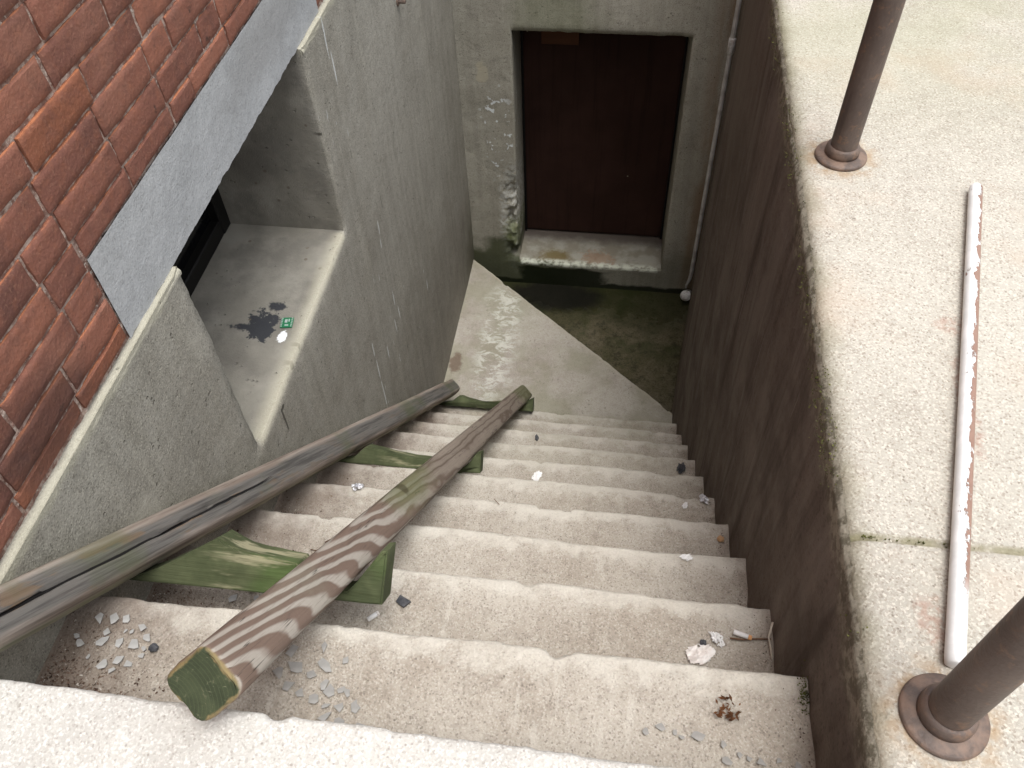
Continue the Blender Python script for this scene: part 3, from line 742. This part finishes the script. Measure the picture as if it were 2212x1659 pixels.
cross(.563, [(.014, -.002), (.016, .006), (.055, .010), (.086, .022), (.131, .050), (.165, .071), (.183, .082), (.200, .075), (.220, .067), (.25, .061), (.285, .058), (.312, .056), (.34, .02), (.395, .02), (.409, .036), (.432, .070), (.444, .088), (.455, .090), (.451, .004), (.28, .002)], .055)
cross(1.577, [(.03, -.004), (.035, .0), (.085, .010), (.112, .038), (.122, .046), (.147, .042), (.20, .033), (.26, .027), (.30, .026), (.34, .008), (.385, .0), (.407, .022), (.424, .050), (.441, .057), (.443, .001), (.26, -.004)], .055)
cross(2.893, [(.03, -.004), (.035, .0), (.11, .014), (.135, .038), (.15, .040), (.18, .031), (.24, .022), (.30, .019), (.34, .004), (.40, .004), (.425, .018), (.44, .045), (.46, .058), (.462, .0), (.26, -.004)], .055)

# ------------------------------------------------------------------ iron posts
m = M("brown_painted_iron", .55, .4)
c = m.mix(m.ss(m.noise(9, 4), .35, .7), (.085, .062, .052), (.125, .094, .078))
c = m.mix(m.ss(m.noise(55, 5, .75), .54, .66, 0, .7), c, (.19, .115, .075))
c = m.mix(m.mul(m.ss(m.xyz()[2], .05, .0), m.ss(m.noise(40, 4), .4, .6)), c, (.20, .135, .10))
c = m.mix(m.ss(m.noise(1, 3, .5, m.scl((60, 60, 5))), .62, .7, 0, .4), c, (.05, .036, .03))
m.bump(m.add(m.noise(150, 4, .6), m.noise(30, 3)), .0012); MAT_IRON = m.out(c)
def post(loc, label, R_):
    t = thing("railing_post", label, "post", loc, "iron railing posts on the pavement")
    bm = bmesh.new(); tube(bm, [(loc[0], loc[1], z) for z in [.008, .03, .1, .3, .6, .9, 1.02]] + [(loc[0], loc[1], 1.026)], [.0238]*7+[.018], 40); link("pipe", bm, MAT_IRON, t, True)
    bm = bmesh.new(); lathe(bm, [(R_*.985, .0), (R_, .0025), (R_*.985, .005), (R_*.94, .0066), (R_*.75, .008), (.0305, .0092)], loc, 64, .006); link("flange", bm, MAT_IRON, t, True)
    bm = bmesh.new(); lathe(bm, [(.0305, .0085), (.0303, .016), (.0295, .022), (.0275, .0255), (.0242, .0265)], loc, 64, .006); link("collar", bm, MAT_IRON, t, True)
    return t
post((1.154, 1.377, 0), "brown iron post with round floor flange, standing farther along the pavement edge", .0465)
post((1.153, .363, 0), "brown iron post with broad floor flange touching the end of the white pipe", .0465)

# ------------------------------------------------------------------ white pipe on the pavement
m = M("peeling_white_paint", .5, .4); X, Y, Z = m.xyz()
pk = m.add(m.mul(m.noise(24, 5, .7), .6), m.mul(m.noise(1, 5, .75, m.scl((120, 40, 120))), .5))
side = m.ss(X, -.004, .008)
pm = m.mul(m.ss(m.add(pk, m.mul(m.sub(side, .5), .20)), .575, .60), m.ss(Y, .06, .12))
pa = m.mix(m.ss(m.noise(30, 4), .4, .7), (.70, .71, .70), (.82, .82, .81))
c = m.mix(pm, pa, m.mix(m.noise(60, 4), (.20, .115, .085), (.33, .21, .16)))
m.bump(m.sub(m.mul(m.noise(90, 3), .4), pm), .0012); MAT_WP = m.out(c)
p0, p1 = Vector((1.171, .417, .0114)), Vector((1.3695, 1.292, .0114))
bm = bmesh.new(); L = (p1-p0).length
tube(bm, [(0, 0, 0), (0, .0015, 0)] + [(.0006*math.sin(y*5), y, 0) for y in lin(.01, L-.006, 60)] + [(0, L-.002, 0), (0, L, 0)], [.0075, .0104]+[.011]*61+[.0100, .006], 28)
wp_ = link("loose_pipe", bm, MAT_WP, smooth=True)
d = (p1-p0).normalized(); wp_.matrix_world = Matrix.LocRotScale(p0, Vector((0, 1, 0)).rotation_difference(d), None)
tag(wp_, "loose white pipe with peeling paint lying along the pavement between the posts", "pipe")

# ------------------------------------------------------------------ conduit in the corner by the door
m = M("grey_white_conduit", .5, .4); MAT_CON = m.out(m.mix(m.ss(m.noise(20, 4), .4, .65), (.62, .62, .60), (.45, .44, .42)))
m = M("white_plastic_plug", .4, .45); MAT_PLUG = m.out(m.mix(m.ss(m.noise(40, 4), .45, .7), (.76, .76, .75), (.48, .47, .44)))
con = thing("corner_pipe", "thin grey pipe running down the wall corner to a white plug right of the door", "pipe", (1.15, 3.35, -2.25))
bm = bmesh.new(); tube(bm, [(1.153, 3.345, z) for z in (-.1, -.8, -1.5, -2.1)] + [(1.150, 3.345, -2.14), (1.144, 3.343, -2.165), (1.138, 3.338, -2.18), (1.1375, 3.335, -2.20)], [.0105]*4+[.009, .008, .006, .005], 16); link("conduit", bm, MAT_CON, con, True)
bm = bmesh.new(); tube(bm, [(1.153, 3.345, -.815), (1.153, 3.345, -.82), (1.153, 3.345, -.88), (1.153, 3.345, -.886)], [.011, .0145, .0145, .011], 20); link("coupling", bm, MAT_PLUG, con, True)
bm = bmesh.new()
ax = Vector((-.30, -.86, .42)).normalized(); c0 = Vector((1.142, 3.315, -2.235))
tube(bm, [c0-ax*.05, c0-ax*.01, c0, c0+ax*.002, c0+ax*.010, c0+ax*.013], [.020, .020, .020, .029, .029, .024], 28)
pg = link("cleanout_plug", bm, MAT_PLUG, con, True)
bm = bmesh.new(); bmesh.ops.create_cube(bm, size=1); 
bmesh.ops.bevel(bm, geom=list(bm.edges), offset=.1, segments=2, affect='EDGES')
q = ax.to_track_quat('Z', 'X'); 
for v in bm.verts: v.co = c0 + ax*.019 + q @ Vector((v.co.x*.026, v.co.y*.026, v.co.z*.016))
hd = link("square_head", bm, MAT_PLUG, None); hd.parent = pg; hd.matrix_parent_inverse = Matrix()

bolt = thing("wall_bolt", "rusty bolt stub sticking out of the grey foundation wall near the top edge", "bolt", (0, 2.589, -.337))
bm = bmesh.new(); tube(bm, [(-.01, 2.589, -.337), (.004, 2.589, -.337), (.005, 2.589, -.337)], [.016, .016, .012], 16); link("washer", bm, MAT_IRON, bolt)
bm = bmesh.new(); tube(bm, [(.005, 2.589, -.337), (.026, 2.589, -.337), (.028, 2.589, -.337)], [.0085, .0085, .006], 8); link("shank", bm, MAT_IRON, bolt)

# ------------------------------------------------------------------ litter
def flat_mat(name, a, b, sc=40, rough=.8):
    m = M(name, rough, .25); return m.out(m.mix(m.ss(m.noise(sc, 4, .6), .35, .65), a, b))
MP_CHIP = flat_mat("grey_paint_flake", (.31, .305, .29), (.40, .39, .375))
MP_PAPER = flat_mat("white_paper", (.74, .73, .72), (.86, .85, .84), 60)
MP_PINK = flat_mat("dirty_paper", (.72, .66, .62), (.84, .81, .78), 60)
MP_DARK = flat_mat("dark_grit", (.04, .042, .048), (.09, .09, .095), 90)
MP_LEAF = flat_mat("dry_leaf", (.22, .09, .035), (.10, .045, .02), 60)
MP_TWIG = flat_mat("dry_twig", (.20, .12, .075), (.12, .07, .045), 80)
MP_FOIL = M("crumpled_foil", .3, .5); MP_FOIL.b.inputs['Metallic'].default_value = .8; MP_FOIL = MP_FOIL.out((.72, .72, .74))
MP_OR = flat_mat("cigarette_filter", (.62, .30, .12), (.70, .42, .22), 200)
def tz(k): return Z0-k*RISE
def shard(name, x, y, z, r, mat, label, cat, group=None, th=.0018, seed=None, tilt=.12, n=None):
    rd = random.Random(seed if seed is not None else int(x*1e5+y*3e5))
    n = n or rd.randint(4, 6); a0 = rd.random()*6.28; bm = bmesh.new()
    asp = rd.uniform(.6, 1.); rot = rd.random()*3.14
    pts = []
    for i in range(n):
        a = a0+6.283*i/n+rd.uniform(-.42, .42); q = r*rd.uniform(.6, 1.2); px, py = q*math.cos(a), q*asp*math.sin(a)
        pts.append((px*math.cos(rot)-py*math.sin(rot), px*math.sin(rot)+py*math.cos(rot)))
    tx, ty = rd.uniform(-tilt, tilt), rd.uniform(-tilt, tilt)
    lo = min(p[0]*tx+p[1]*ty for p in pts)
    t_ = [bm.verts.new((p[0], p[1], p[0]*tx+p[1]*ty-lo+th)) for p in pts]; b_ = [bm.verts.new((p[0]*.97, p[1]*.97, p[0]*tx+p[1]*ty-lo)) for p in pts]
    bm.faces.new(t_); bm.faces.new(b_[::-1])
    for i in range(n): bm.faces.new((b_[i], b_[(i+1) % n], t_[(i+1) % n], t_[i]))
    o = link(name, bm, mat); o.location = (x, y, z); return tag(o, label, cat, group)
def crumple(name, x, y, z, r, mat, label, cat, seed, flat=.45, holes=.0, group=None):
    bm = bmesh.new(); N = 16
    def f(u, v):
        a = .9*fbm(u*2.4+seed, v*2.4, 1)
        ra = 1+.35*mn.noise(Vector((u*1.7+seed, v*1.7, 5)))
        return Vector((u*r*ra, v*r*.62*ra, r*flat*(.55+a)*max(.1, 1-(u*u+v*v)*.55)))
    grid(bm, lin(-1, 1, N), lin(-1, 1, N), f, keep=lambda u, v: (u*u+v*v) < .8+.5*mn.noise(Vector((u*2.5+seed, v*2.5, 3))) and mn.noise(Vector((u*3.3+seed, v*3.3, 8))) > -.55+holes)
    zm = min(v.co.z for v in bm.verts if v.link_faces)
    for v in bm.verts: v.co.z -= zm
    bmesh.ops.delete(bm, geom=[v for v in bm.verts if not v.link_faces], context='VERTS')
    bmesh.ops.solidify(bm, geom=list(bm.faces), thickness=.0006)
    o = link(name, bm, mat); o.location = (x, y, z+.001); o.rotation_euler.z = seed; return tag(o, label, cat, group)
def butt(x, y, z, ang, label, L=.030, filt=True):
    t = thing("cigarette_butt", label, "cigarette butt", (x, y, z))
    d = Vector((math.cos(ang), math.sin(ang), 0)); c = Vector((x, y, z+.0052))
    bm = bmesh.new(); tube(bm, [c-d*L*.5, c-d*L*.48, c, c+d*L*.30], [.003, .0042, .0042, .0041], 14); link("paper_tube", bm, MP_PAPER, t, True)
    bm = bmesh.new(); tube(bm, [c+d*L*.30, c+d*L*.45, c+d*L*.5], [.0042, .0042, .0036], 14); link("filter", bm, MP_OR if filt else MP_PINK, t, True)
butt(1.020, .612, tz(2)+.003, -.25, "white cigarette butt with an orange tip near the right wall")
butt(.405, .571, tz(2)+.002, .75, "plain white cigarette butt beside the green crosspiece end", .022, False)
crumple("crumpled_paper", .952, .572, tz(2)+.001, .028, MP_PINK, "largest crumpled white paper lying on the third step from the top", "paper", .35, .35)
crumple("crumpled_paper", .978, .603, tz(2)+.001, .016, MP_PAPER, "small torn white paper just behind the largest crumpled paper", "paper", 2.2, .5, .3)
crumple("paper_scrap", .581, 1.384, tz(6)+.002, .021, MP_PAPER, "rounded white paper scrap alone in the middle of the steps", "paper", 1.3, .2)
crumple("paper_scrap", .952, .852, tz(3)+.002, .013, MP_PAPER, "small angular white paper scrap on the edge of a step near the right", "paper", 3.1, .25)
crumple("paper_scrap", .994, 1.214, tz(5)+.002, .011, MP_PAPER, "tiny white paper scrap left of the crumpled foil", "paper", 4.4, .3)
crumple("crumpled_foil", 1.042, 1.238, tz(5)+.002, .018, MP_FOIL, "crumpled silver foil at the right end of a step", "foil", 5.2, .5)
crumple("foil_scrap", .185, 1.055, tz(4)+.002, .016, MP_FOIL, "shiny foil scrap in the dirt between the two rails", "foil", 6.6, .5)
def bit(name, x, y, z, r, mat, label, cat, seed, sq=.6):
    bm = bmesh.new(); bmesh.ops.create_icosphere(bm, subdivisions=3, radius=r)
    for v in bm.verts:
        v.co *= 1+.4*mn.noise(v.co/r*1.6+Vector((seed, 0, 0))); v.co.z *= sq
    zm = min(v.co.z for v in bm.verts)
    for v in bm.verts: v.co.z -= zm
    o = link(name, bm, mat); o.location = (x, y, z); return tag(o, label, cat)
bit("pebble", .956, .592, tz(2)+.001, .0055, MP_DARK, "small dark pebble beside the crumpled white paper", "pebble", 1)
bit("pebble", .152, .406, tz(1)+.001, .0065, MP_DARK, "dark pebble on the second step left of the striped rail", "pebble", 4)
shard("slate_chip", .450, .604, tz(2)+.002, .015, MP_DARK, "dark slate chip on the step right of the nearest green crosspiece", "chip", None, .005, 3)
shard("slate_chip", .529, 1.800, tz(8)+.002, .013, MP_DARK, "small dark slate chip far down the steps right of the striped rail", "chip", None, .005, 5)
crumple("dark_rag", 1.026, 1.592, tz(7)+.002, .024, MP_DARK, "dark grey crumpled scrap at the right end of a lower step", "scrap", 7.7, .4)
bit("pebble", 1.052, 1.012, tz(4)+.001, .008, flat_mat("orange_stone", (.45, .25, .12), (.5, .34, .2)), "orange pebble against the foot of the retaining wall", "pebble", 9)
def twig(pts, r, mat, label):
    bm = bmesh.new(); tube(bm, pts, r, 8); tag(link("twig", bm, mat, smooth=True), label, "twig")
z2 = tz(2)+.004
twig([(1.000, .606, z2), (1.02, .605, z2+.002), (1.045, .61, z2+.001), (1.066, .612, z2)], .0016, MP_TWIG, "thin brown twig right of the crumpled papers")
twig([(1.064, .628, z2+.03), (1.060, .61, z2+.012), (1.064, .594, z2+.004), (1.066, .578, z2)], .0017, flat_mat("pale_twig", (.5, .44, .36), (.6, .55, .46)), "pale bent twig leaning on the foot of the right wall")
twig([(.52, 1.06, tz(4)+.003), (.535, 1.045, tz(4)+.004)], .0008, MP_TWIG, "tiny brown twig on a middle step")
# dry leaf cluster
bm = bmesh.new(); rd = random.Random(4)
for i in range(34):
    a = rd.random()*6.28; q = .016*rd.random()**.6; cx, cy, cz = q*math.cos(a)*1.1, q*math.sin(a), rd.uniform(.001, .009)
    b = rd.random()*6.28; l = rd.uniform(.003, .006); ww = l*.4; t1 = rd.uniform(-.5, .5)
    u = Vector((math.cos(b), math.sin(b), t1*.6)); v = Vector((-math.sin(b), math.cos(b), rd.uniform(-.4, .4)))
    c0 = Vector((cx, cy, cz+.004)); bm.faces.new([bm.verts.new(c0+u*l), bm.verts.new(c0+v*ww), bm.verts.new(c0-u*l), bm.verts.new(c0-v*ww)])
bmesh.ops.solidify(bm, geom=list(bm.faces), thickness=.0005)
lf = link("dry_leaf", bm, MP_LEAF); lf.location = (.960, .418, tz(1)+.001); tag(lf, "crumbled reddish brown dry leaf on the second step from the top", "leaf")
# grey paint flakes
MP_PLATE = flat_mat("dull_paint_plate", (.27, .262, .245), (.345, .335, .315))
def flakes(cx, cy, sx, sy, n, k, label, group, seed, r0=.004, r1=.013):
    rd = random.Random(seed); done = []
    tries = 0
    while len(done) < n and tries < 900:
        tries += 1
        x = rd.gauss(cx, sx); y = rd.gauss(cy, sy); r = rd.uniform(r0, r1)*(1 if rd.random() < .75 else 1.35)
        if x < .012 or x > W-.02 or y > Y0+k*TREAD-.035 or y < Y0+(k-1)*TREAD+.015: continue
        if any((x-a)**2+(y-b)**2 < (r+c_)**2*.8 for a, b, c_ in done): continue
        done.append((x, y, r)); shard("paint_flake", x, y, tz(k)+.0035, r, MP_CHIP if seed in (1, 6) else MP_PLATE, label, "paint flake", group, .0014, seed*1000+len(done), .06)
flakes(.095, .405, .022, .020, 20, 1, "pale grey paint flake in the brown dirt of the upper step's left end", "paint flakes in the dirt at the left end of the upper step", 1, .004, .0105)
flakes(.385, .395, .022, .022, 13, 1, "thin grey paint flake in the shade right of the striped rail's end", "paint flakes beside the striped rail's near end", 2, .006, .0125)
flakes(.445, .362, .016, .013, 8, 1, "cracked grey paint flake in the cluster farther right of the striped rail's end", "cracked paint flakes on the upper step", 3, .006, .0135)
flakes(.89, .378, .035, .006, 6, 1, "grey flake on the upper step below the dry leaf", "flakes below the dry leaf", 4, .003, .007)
flakes(1.0, .362, .035, .008, 7, 1, "grey flake at the bottom right corner of the upper step", "flakes at the right end of the upper step", 5, .003, .0075)
flakes(.20, .60, .05, .02, 12, 2, "grey paint flake under the nearest green crosspiece", "flakes under the nearest crosspiece", 6, .003, .008)
flakes(.17, 2.33, .04, .03, 14, 11, "cream flake at the back of the landing behind the last crosspiece", "flakes on the landing behind the last crosspiece", 7, .005, .013)
# leaf and grit debris (uncountable)
bm = bmesh.new(); rd = random.Random(11)
ld = bm.verts.layers.float.new("tint")
def grain(x, y, z, r, t):
    vs = [bm.verts.new(Vector((x, y, z)) + Vector(((rd.random()-.5)*2*r, (rd.random()-.5)*2*r, rd.random()*r*1.1))) for _ in range(4)]
    for v in vs: v[ld] = t
    for f in ((0, 1, 2), (0, 3, 1), (1, 3, 2), (2, 3, 0)): bm.faces.new([vs[i] for i in f])
for k in range(1, 11):
    N = (1500, 1300, 900, 800, 600, 500, 400, 350, 300, 300)[k-1]
    for _ in range(N):
        x = min(.9, abs(rd.gauss(0, .085)))+.006; y = Y0+(k-1)*TREAD + abs(rd.gauss(0, .055))+.004
        if y > Y0+k*TREAD-.02: continue
        grain(x, y, tz(k)-.0005, rd.uniform(.0008, .0032), rd.random())
    for _ in range(60):
        grain(rd.uniform(.1, 1.06), Y0+(k-1)*TREAD+abs(rd.gauss(0, .03))+.01, tz(k)-.0005, rd.uniform(.0007, .002), rd.random())
    for _ in range(120):
        grain(W-.004-abs(rd.gauss(0, .018)), rd.uniform(Y0+(k-1)*TREAD+.01, Y0+k*TREAD-.02), tz(k)-.0005, rd.uniform(.0007, .0024), rd.random())
for _ in range(260):
    grain(min(.235, max(.02, rd.gauss(.12, .06))), 2.24+abs(rd.gauss(0, .06)), ZLAND-.0005, rd.uniform(.001, .003), rd.random())
m = M("dirt_grit", .95, .1); t_ = m.attr("tint")
c = m.mix(m.ss(t_, .0, .55), (.05, .03, .022), (.15, .10, .075)); c = m.mix(m.ss(t_, .80, .95), c, (.42, .38, .33)); MAT_DIRT = m.out(c)
tag(link("dirt", bm, MAT_DIRT), "brown dirt and grit collected along the left side of the steps", "dirt", kind='stuff')
# twigs and stalks of leaf litter between the rails
for i, (x, y, k) in enumerate([(.19, .78, 3), (.215, .80, 3), (.15, .62, 2)]):
    a = rd.uniform(-.6, .6)
    twig([(x, y, tz(k)+.003), (x+.02*math.cos(a), y+.02*math.sin(a), tz(k)+.006), (x+.045*math.cos(a+.2), y+.045*math.sin(a+.2), tz(k)+.003)], .0011, MP_TWIG, ("slender stalk in the dirt between the rails, closer to the left rail", "slender stalk in the dirt between the rails, closer to the striped rail", "slender stalk half under the nearest green crosspiece")[i])
# moss along the pavement edge, in the joint and by the step ends
bm = bmesh.new(); rd = random.Random(21)
def tuft(x, y, z, h, nrm=Vector((0, 0, 1))):
    for _ in range(5):
        a = rd.random()*6.28; u = Vector((math.cos(a), math.sin(a), 0))*h*.30; t = nrm*h*rd.uniform(.5, 1.1)+Vector((rd.uniform(-1, 1), rd.uniform(-1, 1), rd.uniform(-.3, .3)))*h*.5
        p = Vector((x, y, z)); bm.faces.new([bm.verts.new(p-u), bm.verts.new(p+u), bm.verts.new(p+t)])
for _ in range(2600):
    y = rd.uniform(.45, 2.1)
    if mn.noise(Vector((y*4.5, 1, 1)))+.5*mn.noise(Vector((y*15, 1, 1))) < rd.uniform(-.25, .6): continue
    a = rd.gauss(.004, .006); tuft(edge_x(y)+a, y, -.024+min(.022, max(0, a)*1.6)+rd.uniform(-.014, .004), rd.uniform(.0015, .004), Vector((-.7, 0, .7)))
for _ in range(170):
    x = W+.02+1.2*rd.random()**1.4
    if mn.noise(Vector((x*9, 3, 1))) < -.15: continue
    tuft(x, .578+rd.gauss(0, .0028), -.004, rd.uniform(.002, .0042))
for _ in range(160): tuft(W-.006+rd.gauss(0, .004), .455+rd.gauss(0, .012), tz(1)+abs(rd.gauss(0, .004)), rd.uniform(.0015, .004), Vector((-.4, 0, .9)))
m = M("green_moss", .9, .1); MAT_MOSS = m.out(m.mix(m.ss(m.noise(40, 3), .35, .65), (.07, .075, .026), (.16, .17, .05)))
tag(link("moss", bm, MAT_MOSS), "green moss along the pavement edge and in the joint", "moss", kind='stuff')

# ------------------------------------------------------------------ green circuit scrap on the recess sill
pcb = thing("circuit_board", "small green circuit board scrap with silver pins on the window sill", "circuit board", (-.054, 1.398, ZSILL))
m = M("green_board", .45, .5); MAT_PCB = m.out((.02, .17, .075))
m = M("solder", .3, .5); m.b.inputs['Metallic'].default_value = .5; MAT_SOL = m.out((.75, .77, .76))
rotz = Matrix.Rotation(R(8), 3, 'Z')
def pt(x, y, z): return Vector((-.054, 1.398, ZSILL+.002)) + rotz @ Vector((x, y, z))
bm = bmesh.new(); box(bm, (-.0155, -.017, 0), (.0155, .017, .0022))
for v in bm.verts: v.co = pt(*v.co)
link("board", bm, MAT_PCB, pcb)
for s_ in (-1, 1):
    for i in range(6):
        bm = bmesh.new(); y = -.0135+i*.0054; box(bm, (s_*.0125-.0017, y-.0011, .0021), (s_*.0125+.0017, y+.0011, .0036))
        for v in bm.verts: v.co = pt(*v.co)
        link("solder_pin", bm, MAT_SOL, pcb)
for lo_, hi_ in (((-.005, -.002, .0021), (.001, .009, .0042)), ((.0035, .002, .0021), (.0065, .011, .0036)), ((-.004, -.012, .0021), (.005, -.008, .0034))):
    bm = bmesh.new(); box(bm, lo_, hi_)
    for v in bm.verts: v.co = pt(*v.co)
    link("component", bm, MAT_SOL, pcb)
bpy.context.view_layer.update()
